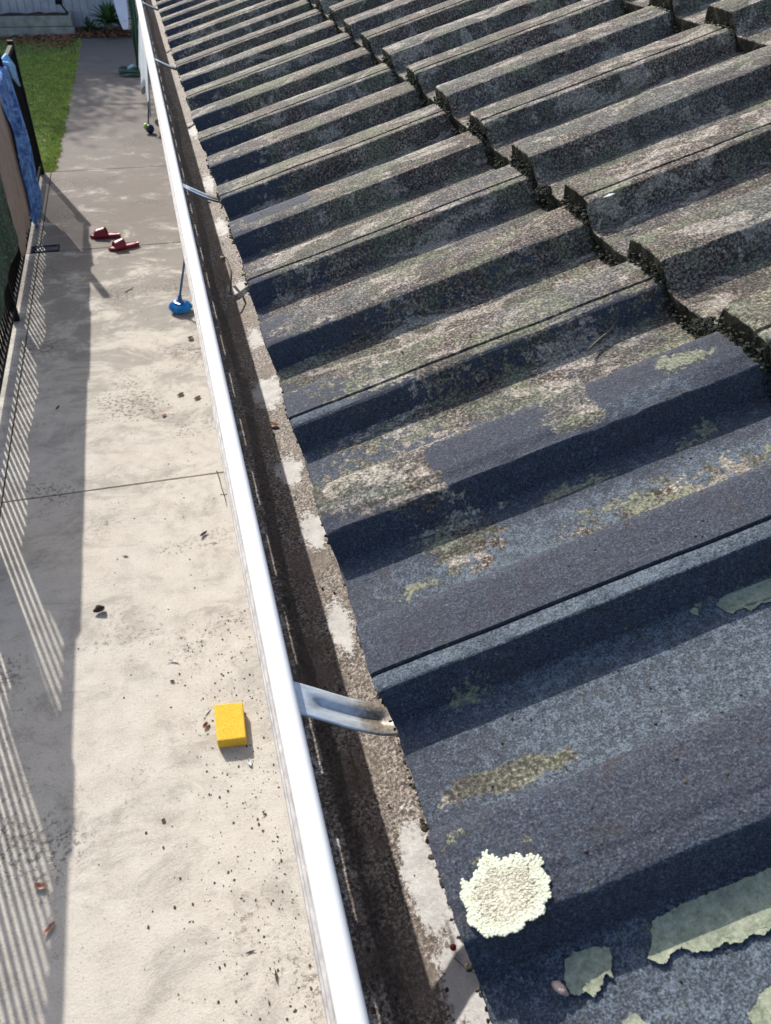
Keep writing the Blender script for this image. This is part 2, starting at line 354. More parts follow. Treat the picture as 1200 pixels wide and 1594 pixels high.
# lawn with grass
MB().box(-9, -1.034, 9.41, 17.12, -.029, -.004).build('lawn', M['lawn'], kind='structure')
def grass():
    N = 90000
    x = -1.01-np.abs(rng.random(N))**1.6*2.4; y = 9.40+rng.random(N)*7.7
    keep = (rng.random(N) < np.where(y > 15.6, .35, 1)); x, y = x[keep], y[keep]
    edge = .018*(y-9.41)+.012*np.sin(y*7)+.010*np.sin(y*31+1)+.012*rng.standard_normal(len(x)); x = x+edge*np.exp((x+1.0)*4)
    n = len(x); h = .010+.030*rng.random(n)**2; a = rng.random(n)*6.283; ln = .012+.030*rng.random(n)
    wd = .0035; dx, dy = np.cos(a), np.sin(a); b_ = rng.random(n)*6.283
    V = np.empty((n, 3, 3)); V[:, 0] = np.stack([x-dx*wd, y-dy*wd, np.full(n, -.004)], 1); V[:, 1] = np.stack([x+dx*wd, y+dy*wd, np.full(n, -.004)], 1)
    V[:, 2] = np.stack([x+np.cos(b_)*ln, y+np.sin(b_)*ln, h], 1)
    me = bpy.data.meshes.new('grass'); me.vertices.add(n*3); me.vertices.foreach_set('co', V.ravel())
    me.loops.add(n*3); me.loops.foreach_set('vertex_index', np.arange(n*3)); me.polygons.add(n)
    me.polygons.foreach_set('loop_start', np.arange(n)*3); me.update(calc_edges=True)
    o = bpy.data.objects.new('grass', me); COL.objects.link(o); me.materials.append(M['grass'])
    tag(o, 'short green grass beside the concrete path', 'grass', kind='stuff')
grass()

# ------------------------------------------------------------------ the house with its roof and gutter
XE, ZE, AL = 0.0861, CAMH-0.3969, 0.2943
Uv = Vector((math.cos(AL), 0, math.sin(AL))); Nv = Vector((-math.sin(AL), 0, math.cos(AL)))
E0 = .1395
def roofpt(s, y, h=0.0):
    return Vector((XE, 0, ZE))+Uv*s+Nv*h+Vector((0, y, 0))
PROF = [(0.0, -.0010), (.0014, -.0001), (.0118, 0.0), (.0126, -.0030), (.0136, -.0028), (.0146, .0009), (.034, .0012), (.054, .0005), (.0570, -.0012), (.0600, -.008), (.0650, -.0225), (.0680, -.0247), (.088, -.0255), (.110, -.0258), (.130, -.0255), (.1385, -.0250), (.1408, -.0225), (.1488, -.0035)]
def prof_h(v, inter):
    v = v % .15; P = PROF+[(.15, -.0010)]
    for (a, ha), (b_, hb) in zip(P[:-1], P[1:]):
        if a <= v <= b_:
            h = ha+(hb-ha)*(v-a)/(b_-a)
            if not inter and .0118 < v < .0146: h = .0004
            return h
    return 0
def ell(s, y, cs, cy, rs, ry, rot=0):
    ds, dy = s-cs, y-cy; c, q = math.cos(rot), math.sin(rot); a = (ds*c+dy*q)/rs; b_ = (-ds*q+dy*c)/ry
    return max(0, min(1, 1.6-1.1*math.sqrt(a*a+b_*b_)))
def rect(s, y, s0, s1, y0, y1, e=.006):
    return max(0, min(1, (s-s0)/e))*max(0, min(1, (s1-s)/e))*max(0, min(1, (y-y0)/e))*max(0, min(1, (y1-y)/e))
def sstep(x, a, b_): t = max(0, min(1, (x-a)/(b_-a))); return t*t*(3-2*t)
def mask(row, s, y):
    s0_, y0_ = s, y; s = s+noise.noise(Vector((s*45, y*45, 4)))*.010+noise.noise(Vector((s*130, y*130, 6)))*.004; y = y+noise.noise(Vector((s*45, y*45, 8)))*.006
    v = (y0_-E0) % .15; k = math.floor((y0_-E0)/.15)
    nz = noise.noise(Vector((s*9, y*9, row*3)))*.5+.5; n2 = noise.noise(Vector((s*3+5, y*3, row*7)))*.5+.5
    if row == 0:
        p = 1.05-sstep(y, .36, .60)*.85
        p += .55*math.exp(-s/.035)*(1-sstep(y, 1.1, 1.6))*(.4+nz)
        if y > .45: p += (nz-.5)*.5
        side = v > .140 or v < .002
        if side and y < .8: p += .25
        if side and y > .5: p += .55*max(0, 1-s/.16)*(nz*1.3 if k % 3 else 1)
        p -= .95*ell(s, y, .055, .475, .060, .040)+.5*ell(s, y, .10, .41, .03, .05)
        p = max(p, 1.3*rect(s, y, .093, .187, .436, .492)); p = max(p, 1.3*rect(s, y, .240, .36, .436, .498))
        p -= .55*rect(s, y, .195, .236, .438, .50)
        p = max(p, 1.1*rect(s, y, .02, .118, 1.062, 1.10)); p = max(p, .95*rect(s, y, -.01, .06, 1.14, 1.17))
        p -= .6*ell(s, y, .22, .37, .07, .028)+.55*ell(s, y, .33, .36, .05, .035)+.3*ell(s, y, .09, .40, .03, .02)
        g = .10+.25*sstep(y, .35, .6)*(nz > .55)*nz
        for cs, cy, rs, ry, a in ((.312, .478, .022, .013, 1), (.188, .415, .040, .008, .9), (.245, .367, .022, .010, .95), (.225, .375, .020, .009, .9), (.205, .385, .02, .010, .75), (.077, .412, .022, .010, .95), (.048, .378, .020, .008, 1), (.205, .515, .05, .02, .8), (.115, .55, .045, .018, .65), (.053, .276, .020, .006, .9), (.040, .219, .040, .007, .50), (.065, .2165, .02, .006, .45), (.225, .275, .03, .006, .5), (.29, .42, .03, .01, .8), (.33, .375, .03, .008, .9), (.215, .46, .02, .02, .45), (.30, .53, .03, .01, .6), (.015, .19, .008, .006, .65), (.024, .186, .006, .004, .6)):
            g = max(g, a*ell(s, y, cs, cy, rs, ry))
        if y < .34: g = max(g, .28*(nz > .62))
        b_ = .10+.70*(v < .0125)*(y < .33)*(k % 2)+.18*(v < .006)*(y < .33)+.5*ell(s, y, .27, .453, .04, .010)+.4*ell(s, y, .13, .372, .03, .004)
        b_ += .36*(.066 < v < .139)*(y < .40)*sstep(s, .0, .08)+.20*(.066 < v < .139)*(y < .60)+.75*(.0585 < v < .0665)*(y < .34)*sstep(s, .05, .10)
        p -= 1.15*ell(s, y, .045, .222, .045, .010)+.5*ell(s, y, .055, .277, .03, .006)+.35*ell(s, y, .012, .36, .012, .04)
        b_ += .55*(v < .012)*rect(s, y, 0, .07, .58, .61)+.6*(v < .02)*rect(s, y, 0, .09, 1.6, 1.75)
        return p, g, b_
    p = .0+.12*nz*(n2 > .5); 
    if (v > .138 or v < .003): p += .08
    g = .14+.32*(nz > .5)*nz+.18*math.exp(-abs(s-.355*row)/.03)
    return p, g, .1
house = thing('house', (0, 0, 0), 'house with an old lichen covered ribbed tile roof and a white gutter', 'house')
roof = MB(); GA = .350; ST = .0215; YE0, YE1 = -1.96, 12.74
# roof deck below the tiles is the roof part, courses are its pieces
dk = MB(); NR = 8
a0, a1 = roofpt(.03, 0, -.06), roofpt(GA*NR, 0, -.055+ST*(NR-1))
dk.prism([(a0.x, YE0, a0.z), (a1.x, YE0, a1.z), (a1.x, YE0, a1.z-.03), (a0.x, YE0, a0.z-.03)], (0, YE1-YE0, 0))
roofo = dk.build('roof', M['fascia'], house)
def course(row):
    near = row < 3
    ys = []
    n0 = int(math.floor((YE0-E0)/.15))+1; n1 = int((YE1-E0)/.15)-1
    for k in range(n0, n1):
        for i, (v, h) in enumerate(PROF):
            y = E0+k*.15+v; ys.append((y, k))
            nv = PROF[i+1][0] if i+1 < len(PROF) else .15
            if near and y > 0 and y < 1.7 and nv-v > .009:
                m = int((nv-v)/.0055)
                for j in range(1, m): ys.append((y+(nv-v)*j/m, k))
    L = GA+.045
    ss_fine = [0, .0012, .0035]+[x*.006+.008 for x in range(0, 60)]; ss_fine = [x for x in ss_fine if x < GA+.006]+[GA+.02, L]
    ss = ss_fine if near else [0, .0015, .005, .05, .1, .15, .2, .25, .3, GA, L]
    V = []; C = []
    jit = {}
    for y, k in ys:
        inter = ((k+row) % 2 != 0)
        tile = math.floor((k+row+1)/2)
        if (tile, row) not in jit: jit[(tile, row)] = (random.uniform(-.0022, .0022), random.uniform(-.0012, .0012), random.uniform(-.0012, .0012))
        j0, j1, j2 = jit[(tile, row)]
        h0 = prof_h(y-E0, inter)
        for i, s in enumerate(ss):
            e = math.exp(-s/.004)
            wob = noise.noise(Vector((y*60, row*5, 0)))*.0012+noise.noise(Vector((y*190, row*5, 1)))*(.0015 if row else .0012)
            fr = noise.noise(Vector((s*60, y*60, row)))*.00035+noise.noise(Vector((s*14, y*14, row)))*.0006
            hh = h0+row*ST+fr+j1+j2*s*3-.0012*max(0, 1-s/.002)
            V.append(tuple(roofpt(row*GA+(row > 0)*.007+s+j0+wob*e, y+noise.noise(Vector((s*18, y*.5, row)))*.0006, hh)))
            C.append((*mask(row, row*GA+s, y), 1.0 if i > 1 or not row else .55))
    n = len(ss); F = [(c*n+i, c*n+i+1, (c+1)*n+i+1, (c+1)*n+i) for c in range(len(ys)-1) for i in range(n-1)]
    # fine mesh only where the photograph looks; elsewhere profile rows are wide anyway
    nv0 = len(V); T = .0200 if row else .0145; nf = len(ys)
    for c in range(nf):                      # butt face of the course: ragged, down to the course below, then back under it
        p0 = Vector(V[c*n]); y = ys[c][0]
        for dn, ds in ((T*.33, .0006), (T*.7, .0009), (T, .0016), (T, .05)):
            q = noise.noise(Vector((y*110, dn*300, row*9)))*.0022+noise.noise(Vector((y*330, dn*700, row*9)))*.0016
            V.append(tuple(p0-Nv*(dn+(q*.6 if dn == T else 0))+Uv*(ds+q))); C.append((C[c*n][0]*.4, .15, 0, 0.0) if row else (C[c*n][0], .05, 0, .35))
    for c in range(nf-1):
        a = nv0+c*4; b_ = a+4
        F.append((c*n, (c+1)*n, b_, a))
        for j in range(3): F.append((a+j, b_+j, b_+j+1, a+j+1))
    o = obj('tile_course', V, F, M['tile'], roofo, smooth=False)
    o.data.shade_smooth()
    o.data.set_sharp_from_angle(angle=R(32))
    ca = o.data.color_attributes.new('mask', 'FLOAT_COLOR', 'POINT')
    ca.data.foreach_set('color', np.array([(max(0, min(1.5, p)), g_, b_, a_) for p, g_, b_, a_ in C], dtype=np.float32).ravel())
    return o
for r_ in range(NR):
    co_ = course(r_)
    # flip check: normals should point up
    if co_.data.polygons[0].normal.dot(Nv) < 0: co_.data.flip_normals()
# ridge capping
rg = MB(); rp = roofpt(GA*NR+.01, 0, ST*(NR-1)+.02)
for k in range(int((YE1-YE0)/.38)):
    y0 = YE0+.02+k*.38
    P = [(rp.x-.13, y0, rp.z-.045), (rp.x-.07, y0, rp.z+.03), (rp.x, y0, rp.z+.055), (rp.x+.07, y0, rp.z+.03), (rp.x+.13, y0, rp.z-.045), (rp.x+.11, y0, rp.z-.055), (rp.x, y0, rp.z+.035), (rp.x-.11, y0, rp.z-.055)]
    rg.prism(P, (0, .375, 0))
rg.build('ridge_capping', M['fascia'], roofo)
# far slope, walls, fascia, eave lining
fs = MB(); zr = rp.z-.05
fs.prism([(rp.x+.03, YE0, zr), (rp.x+2.9, YE0, zr-1.0), (rp.x+2.9, YE0, zr-1.05), (rp.x+.03, YE0, zr-.06)], (0, YE1-YE0, 0)); fs.build('far_slope', M['fascia'], roofo)
wl = MB(); WX = .62
wl.box(WX, WX+.2, -1.8, 12.6, -.02, ZE-.10); wl.box(WX+.2, 5.2, -1.8, -1.6, -.02, ZE-.1); wl.box(WX+.2, 5.2, 12.4, 12.6, -.02, ZE-.1); wl.box(5.2, 5.4, -1.8, 12.6, -.02, ZE-.1)
wl.build('wall', M['render'], house)
XF = XE+.062
MB().box(XF, XF+.02, YE0, YE1, ZE-.20, ZE-.062).build('fascia', M['fascia'], house)
MB().box(XF+.021, WX-.002, YE0, YE1, ZE-.19, ZE-.180).build('eave_lining', M['fascia'], house)

# gutter : bead, flange, slotted front, floor, back
GZ = CAMH-.4
gut = bpy.data.objects.new('gutter', None); COL.objects.link(gut); gut.parent = house
GXA = .0215
gut.location = (GXA, 0, GZ); gut.rotation_euler = (0, 0, R(-.16))
ya, yb = -1.9, 12.7
bd = MB(); ncirc = 18
ring = [(.0078+.0062*math.cos(t), -.0064+.0064*math.sin(t)) for t in [R(-100+ i*340/ncirc) for i in range(ncirc+1)]]
pl = ring[::-1]
def strip(mb, poly, y0, y1, ny):
    b0 = len(mb.v); ny = max(1, ny)
    for j in range(ny+1):
        y = y0+(y1-y0)*j/ny
        for x, z in poly: mb.v.append((x, y, z))
    n = len(poly)
    for j in range(ny):
        for i in range(n-1): a = b0+j*n+i; mb.f.append((a, a+1, a+1+n, a+n))
lipo = MB(); strip(lipo, ring, ya, yb, 60)
frm = MB(); strip(frm, [(.0072, -.0129), (.0035, -.0150), (.0012, -.0185), (.0012, -.0215), (-.0003, -.0222), (-.0004, -.0250), (.0006, -.0262), (-.0016, -.0275), (-.0017, -.0310), (-.0008, -.0345)], ya, yb, 60)
frm.build('flange', M['dustywhite'], gut, solid=.0008)
lipo.build('lip', M['white'], gut, smooth=True, solid=.0010)
fr = MB(); zs0, zs1 = -.0520, -.0585
strip(fr, [(-.0010, -.0347), (.0, zs0)], ya, yb, 60)
yy = .217-.110*20
while yy < yb-.2:
    if yy+.110 > ya+.02: strip(fr, [(.0, zs0), (.0002, zs1)], max(ya, yy+.063), yy+.110, 1)
    yy += .110
strip(fr, [(.0002, zs1), (.003, -.128), (.007, -.1375)], ya, yb, 60)
fr.build('front_face', M['white'], gut, solid=.0011)
fl = MB(); NY = 700
poly = [(.0072, -.1377), (.018, -.1380), (.030, -.1382), (.042, -.1380), (.054, -.1376), (.064, -.1370), (.072, -.136), (.080, -.134), (.088, -.131), (.098, -.129), (.112, -.127), (.118, -.118), (.119, -.06)]
def gmask(x, y):
    X = x+GXA; c = 0.0
    for px, py, rx, ry in ((.101, 1.188, .02, .030), (.1, 1.02, .012, .035), (.095, .875, .022, .040), (.094, .71, .015, .030), (.100, .60, .012, .03), (.104, .235, .011, .040), (.116, .165, .02, .03), (.114, .10, .03, .03), (.098, .47, .01, .03), (.10, 1.45, .012, .05), (.10, 1.7, .012, .06), (.1, 2.1, .012, .08)):
        c = max(c, max(0, 1.35-.80*math.sqrt(((X-px)/rx)**2+((y-py)/ry)**2)))
    c = max(c, .52 if .018 < x < .040 else 0)  # paler strip painted where light through the slots lands, to brighten it
    wet = max(0, .62-.35*abs((X-(.111+(.20-y)*-.15))/.008))*sstep(y, .13, .16)*(1-sstep(y, .215, .245))  # wedge of cast shade painted into the floor colour
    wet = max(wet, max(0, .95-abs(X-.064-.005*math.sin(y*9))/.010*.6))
    c += .20*sstep(X, .088, .10)*(1-sstep(y, .45, .8))  # sunlit back strip painted lighter at the near end
    return c, wet
C = []; b0 = 0
for j in range(NY+1):
    t = j/NY; y = ya+(yb-ya)*t if False else (-.2+(j/500)*2.6 if j <= 500 else 2.4+(j-500)/200*(yb-2.4))
    for x, z in poly:
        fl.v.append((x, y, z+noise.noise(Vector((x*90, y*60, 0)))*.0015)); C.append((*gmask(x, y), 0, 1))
n = len(poly); fl.f = [(j*n+i, j*n+i+1, (j+1)*n+i+1, (j+1)*n+i) for j in range(NY) for i in range(n-1)]
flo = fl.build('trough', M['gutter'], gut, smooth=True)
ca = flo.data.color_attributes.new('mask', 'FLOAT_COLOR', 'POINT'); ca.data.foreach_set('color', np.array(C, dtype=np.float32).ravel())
# straps
def strap(yc, wd, lab=None):
    N = 40; W = 14; V = []; F = []
    for i in range(N+1):
        t = i/N; x = .006+t*.100
        z = -.0115-.020*math.sin(min(1, t*1.05)*math.pi*.60)-.010*t+.005*sstep(t, .55, .9)
        for j in range(W+1):
            q = j/W*2-1; rib = -.0042*math.exp(-(q/.40)**4)*sstep(t, .16, .24)*(1-sstep(t, .62, .70))
            V.append((x+.002*q*q*(t > .97), (yc+q*wd/2)+.006-.019*sstep(t, -.1, .8), z+rib))
    F = [(i*(W+1)+j, i*(W+1)+j+1, (i+1)*(W+1)+j+1, (i+1)*(W+1)+j) for i in range(N) for j in range(W)]
    o = obj('bracket', V, F, M['strap'], gut, smooth=True, solid=.0012)
    if lab: o['label'] = lab
strap(.308, .026, 'shiny galvanised strap bracket with a pressed groove')
for yc in (1.315, 2.28, 3.2, 4.15, 5.1, 6.05, 7.0, 8.0, 9.0, 10., 11., 12.): strap(yc, .020)
# downpipe at the far end
MB().tube([(XF-.05, 12.2, GZ-.135), (XF-.05, 12.2, GZ-.22), (WX-.05, 12.2, GZ-.6), (WX-.05, 12.2, .02)], .04, 12).build('downpipe', M['white'], house, smooth=True)

# ------------------------------------------------------------------ lichens, moss and twigs lying on the roof
def lichen_rosette(cs, cy, rad):
    base = roofpt(cs, cy, .0012); mb = MB(); A = []
    rnd = random.Random(5)
    OUT = [(-3.14, .018), (-3.09, .020), (-2.82, .0221), (-2.61, .0197), (-2.49, .0214), (-2.25, .0192), (-1.86, .0177), (-1.39, .0163), (-1.23, .0149), (-.79, .0198), (-.56, .0189), (-.42, .0219), (-.14, .0212), (0, .024), (.23, .0216), (.37, .0247), (.53, .0256), (.68, .0206), (.79, .0212), (1.08, .0192), (1.31, .0155), (1.57, .021), (1.65, .0235), (1.82, .0206), (1.97, .0185), (2.2, .0180), (2.42, .0185), (2.51, .0236), (2.63, .0206), (2.74, .0228), (2.95, .0214), (3.15, .018)]
    def edge(th):
        th = (th+math.pi) % (2*math.pi)-math.pi
        for (a, ra), (b_, rb) in zip(OUT[:-1], OUT[1:]):
            if a <= th <= b_: return (ra+(rb-ra)*(th-a)/(b_-a))*.96
        return .0175
    lob = []
    for i in range(4200):
        th = rnd.uniform(0, 6.283); q = math.sqrt(rnd.random()); r = edge(th)*q; lob.append((th, r, rnd.uniform(.00030, .00062), q))
    for i in range(120):                       # forked finger lobes on the rim
        th = i/120*6.283+rnd.uniform(-.05, .05); L_ = rnd.uniform(.94, 1.05)
        b1 = rnd.uniform(.10, .2)
        for j in range(14):
            t = j/13; q = .72+(L_-.72)*t
            for sgn in ((-1, 1) if t > .55 else (0,)):
                lob.append((th+sgn*b1*max(0, t-.5)*.45+rnd.uniform(-.012, .012), edge(th)*q, .00050+.00012*(t > .9), 1.0))
    for th, r, sz, q in lob:
        n0 = len(mb.v); ds = math.cos(th)*r; dy = math.sin(th)*r
        z = .0002+.0005*math.sin(min(1, r/rad)*2.4)+rnd.uniform(0, .0004)
        P = base+Uv*ds+Vector((0, dy, 0))+Nv*(z*.8)
        nu = 6
        for i, (rr, hh) in enumerate(((1, -.9), (1.05, 0.1), (.6, .55))):
            for k in range(nu):
                a = k/nu*6.283+th; mb.v.append(tuple(P+Uv*(math.cos(a)*sz*rr*1.3)+Vector((0, math.sin(a)*sz*rr*1.1, 0))+Nv*(hh*sz*.34)))
        mb.v.append(tuple(P+Nv*(sz*.40)))
        for i in range(2):
            for k in range(nu): a = n0+i*nu+k; b_ = n0+i*nu+(k+1) % nu; mb.f.append((a, b_, b_+nu, a+nu))
        for k in range(nu): mb.f.append((n0+2*nu+k, n0+2*nu+(k+1) % nu, n0+3*nu))
        A += [sstep(q, .70, .92)*.9+rnd.uniform(0, .12)]*(3*nu+1)
    i0 = len(mb.v); NB_ = 220                  # thallus sheet under the lobes
    for q, zz in ((.97, .0001), (.90, .0009), (.5, .0012)):
        for k in range(NB_):
            th = k/NB_*6.283; r = edge(th)*q*(1+.02*math.sin(th*61)); mb.v.append(tuple(base+Uv*(math.cos(th)*r)+Vector((0, math.sin(th)*r, 0))+Nv*(zz-.0006)))
    mb.v.append(tuple(base+Nv*.0006)); A += [.75]*(2*NB_)+[.15]*(NB_+1)
    for q in range(2):
        for k in range(NB_): mb.f.append((i0+q*NB_+k, i0+q*NB_+(k+1) % NB_, i0+(q+1)*NB_+(k+1) % NB_, i0+(q+1)*NB_+k))
    for k in range(NB_): mb.f.append((i0+2*NB_+k, i0+2*NB_+(k+1) % NB_, i0+3*NB_))
    o = mb.build('lichen_rosette', M['lichen'], smooth=True, label='large cream frilly lichen rosette on the dark tile rib above the gutter', cat='lichen')
    ca = o.data.color_attributes.new('mask', 'FLOAT_COLOR', 'POINT'); ca.data.foreach_set('color', np.array([(a, a, a, 1) for a in A], dtype=np.float32).ravel())
lichen_rosette(.0275, .1515, .0205)

def flake(outl, h, label, thick=.0002, group=None, curl=.0005):
    # ragged crust traced as an outline, given thickness and lifted edges
    P = []
    n = len(outl)
    for i in range(n):
        a, b_ = outl[i], outl[(i+1) % n]; d = math.hypot(b_[0]-a[0], b_[1]-a[1]); m = max(1, int(d/.0007))
        for j in range(m):
            t = j/m; s = a[0]+(b_[0]-a[0])*t; y = a[1]+(b_[1]-a[1])*t
            s += noise.noise(Vector((s*500, y*500, 0)))*.0009+noise.noise(Vector((s*1500, y*1500, 0)))*.0006; y += noise.noise(Vector((s*500, y*500, 9)))*.0009+noise.noise(Vector((s*1500, y*1500, 9)))*.0006; P.append((s, y))
    N = len(P); area = sum(P[i][0]*P[(i+1) % N][1]-P[(i+1) % N][0]*P[i][1] for i in range(N)); sg = 1 if area > 0 else -1
    V = []; F = []
    for k, (ins, lf) in enumerate(((0, 1), (.0007, .7), (.0016, 0))):
        for i in range(N):
            a, b_ = P[i-2], P[(i+2) % N]; dx, dy = b_[0]-a[0], b_[1]-a[1]; q = math.hypot(dx, dy)+1e-9
            s_, y_ = P[i][0]-dy/q*ins*sg, P[i][1]+dx/q*ins*sg
            lift = curl*lf*max(0, noise.noise(Vector((s_*120, y_*120, 3)))+.35)
            V.append(tuple(roofpt(s_, y_, h+thick+lift)))
    for k in range(2):
        for i in range(N): F.append((k*N+i, k*N+(i+1) % N, (k+1)*N+(i+1) % N, (k+1)*N+i))
    F.append(tuple(2*N+i for i in range(N)))
    o = obj('lichen_patch', V, F, M['flake'], None, False, label, 'lichen', group, solid=.0004)
    return o
H0 = -.0243
flake([(.086, .121), (.089, .1245), (.105, .1265), (.12, .1265), (.136, .1265), (.156, .1265), (.151, .112), (.137, .103), (.133, .102), (.127, .104), (.124, .103), (.119, .103), (.114, .105), (.108, .104), (.1, .106), (.096, .11), (.09, .109), (.086, .106), (.083, .107), (.079, .111), (.082, .114), (.086, .113)], H0, 'long sage green lichen crust, half shaded, right of the cream rosette')
flake([(.043, .123), (.048, .125), (.058, .124), (.065, .121), (.064, .116), (.061, .112), (.061, .109), (.058, .111), (.053, .107), (.049, .104), (.046, .108), (.043, .107), (.039, .11), (.039, .116)], H0, 'small ragged sage green lichen flake beside the pink seed husk')
flake([(.108, .077), (.114, .079), (.117, .082), (.123, .083), (.130, .074), (.114, .068), (.107, .072)], H0, 'sage green lichen piece at the bottom right corner of the roof')
flake([(.056, .092), (.063, .093), (.067, .087), (.065, .083), (.055, .086)], H0, 'tiny sage green lichen piece at the bottom edge, below the seed husk')
flake([(.215, .274), (.218, .266), (.22, .264), (.224, .266), (.228, .266), (.23, .261), (.238, .264), (.244, .262), (.262, .264), (.262, .281), (.243, .280), (.23, .280), (.219, .277)], H0, 'curled green grey lichen crust under the second shaded rib at the right edge')
flake([(.199, .277), (.202, .2785), (.204, .276), (.202, .272), (.199, .274)], H0, 'tiny round green lichen dot left of the curled crust', curl=.0004)

def grit(n, fn, sz, name, m, label, cat):
    mb = MB()
    for i in range(n):
        p, r = fn(i); mb.ball(p, r*random.uniform(.6, 1.3)*sz, 6, 4, (1, random.uniform(.6, 1.4), .6), .25)
    return mb.build(name, m, label=label, cat=cat, kind='stuff')
# dark moss along the joints between courses
def mossfn(i):
    row = 1 if i % 4 else 2
    y = random.uniform(.05, 2.9)
    hmin = prof_h(y-E0, False)
    return roofpt(GA*row+.007+random.uniform(-.0045, .002), y, hmin+ST*(row-1)+random.uniform(-.001, .016)*random.random()), 1
grit(4200, mossfn, .0021, 'joint_moss', M['moss'], 'dark moss packed along the joints between tile courses', 'moss')
grit(1200, mossfn, .0016, 'joint_moss', M['mossbrown'], 'brown moss crumbs in the joints between tile courses', 'moss')
def clump(s, y, h, r, label, m='moss', n=240):
    mb = MB()
    for i in range(n):
        a = random.uniform(0, 6.28); q = random.random()
        mb.ball(roofpt(s+math.cos(a)*q*r*.6, y+math.sin(a)*q*r, h+random.uniform(0, r*.5)*(1-q*.6)), r*random.uniform(.05, .15), 6, 4, (1, 1, .8), .5)
    mb.build('moss_clump', M[m], label=label, cat='moss')
clump(.354, .510, -.010, .019, 'large black moss clump on the course joint at the right side')
clump(.352, .470, -.003, .009, 'black moss lump just below the largest clump on the course joint')
clump(.355, .850, -.004, .013, 'black moss clump midway along the course joint between ribs')

def twig(pts, r, label, name='twig'):
    mb = MB(); mb.tube(pts, [r*(1-.5*i/(len(pts)-1)) for i in range(len(pts))], 6); return mb.build(name, M['twig'], smooth=True, label=label, cat='twig')
twig([roofpt(.269, .560, -.018), roofpt(.278, .566, -.0185), roofpt(.288, .570, -.0175), roofpt(.297, .575, -.018), roofpt(.306, .580, -.015)], .0012, 'pale twig lying in the tile valley below the long shaded rib')
twig([(.083, 1.245, CAMH-.505), (.088, 1.215, CAMH-.495), (.091, 1.175, CAMH-.50), (.084, 1.135, CAMH-.515)], .0024, 'curved dark leaf stem lying in the gutter')
twig([(.107, .178, CAMH-.526), (.112, .170, CAMH-.5255), (.118, .164, CAMH-.525)], .0004, 'hair thin twig in the sunlit gutter floor below the red berry')
twig([roofpt(.20, 1.60, .003), roofpt(.23, 1.615, .004), roofpt(.262, 1.635, .004)], .0011, 'dark twig lying across a far tile rib')
MB().ball((.1085, .184, CAMH-.5265), .0022, 10, 8, (1, 1, .8), .05).build('berry', M['berry'], smooth=True, label='tiny red berry on the sunlit gutter floor', cat='berry')
mb = MB(); mb.tube([roofpt(.0335, .1155, -.0215), roofpt(.035, .1135, -.0205), roofpt(.0365, .111, -.0205), roofpt(.038, .1085, -.0215)], [.0012, .0024, .0022, .0006], 8); mb.build('seed_husk', M['seed'], smooth=True, label='small pink seed husk on the tile below the cream rosette', cat='seed')
mb = MB(); mb.prism([roofpt(.371, .731, .0235), roofpt(.377, .729, .0235), roofpt(.384, .730, .0235), roofpt(.379, .733, .0235)], Nv*.0012); mb.build('white_flake', M['foil'], label='small white fleck on the upper course tile', cat='flake')
for q_, (x_, y_, a_, m_, lb) in enumerate(((.088, 1.315, .4, 'dryleaf', 'brown leaf scrap in the gutter by the second bracket'), (.092, 1.60, 1.9, 'darkleaf', 'dark leaf scrap in the gutter between second and third bracket'), (.094, .80, 2.4, 'dryleaf', 'brown leaf fragment on the pale patch of the gutter'))):
    LEAFQ = globals().setdefault('LEAFQ', []); LEAFQ.append((x_, y_, a_, m_, lb))
# crumbs on tiles and in the gutter
def crumbs(i):
    y = .05+random.random()**1.8*1.2; s = random.random()*.34
    return roofpt(s, y, prof_h(y-E0, False)+.0005), 1
grit(260, crumbs, .0009, 'roof_crumbs', M['darkleaf'], 'tiny dark crumbs scattered on the tiles', 'debris')
def gcr(i):
    y = .05+random.random()**1.5*2.5; return Vector((GXA+random.uniform(.012, .112), y, GZ-.1365+.004*random.random())), 1
grit(420, gcr, .0011, 'gutter_grit', M['darkleaf'], 'dark grit lying in the gutter trough', 'debris')
def eg(i):
    y = .02+random.random()*2.6; return roofpt(random.uniform(-.003, .003), y, prof_h(y-E0, False)-.008-random.random()*.006), 1
grit(1500, eg, .0015, 'eave_moss', M['mossbrown'], 'brown moss crumbs stuck under the tile edge above the gutter', 'moss')

# ------------------------------------------------------------------ things on the path
# sponge
mb = MB(); cx, cy = -.0355, 1.978
mb.prism([(-.092, 1.893, .001), (.0195, 1.882, .001), (.0285, 2.055, .001), (-.087, 2.070, .001)], (0, 0, .052)); mb.build('sponge', M['sponge'], label='yellow rectangular foam sponge on the concrete path', cat='sponge', bevel=.005)

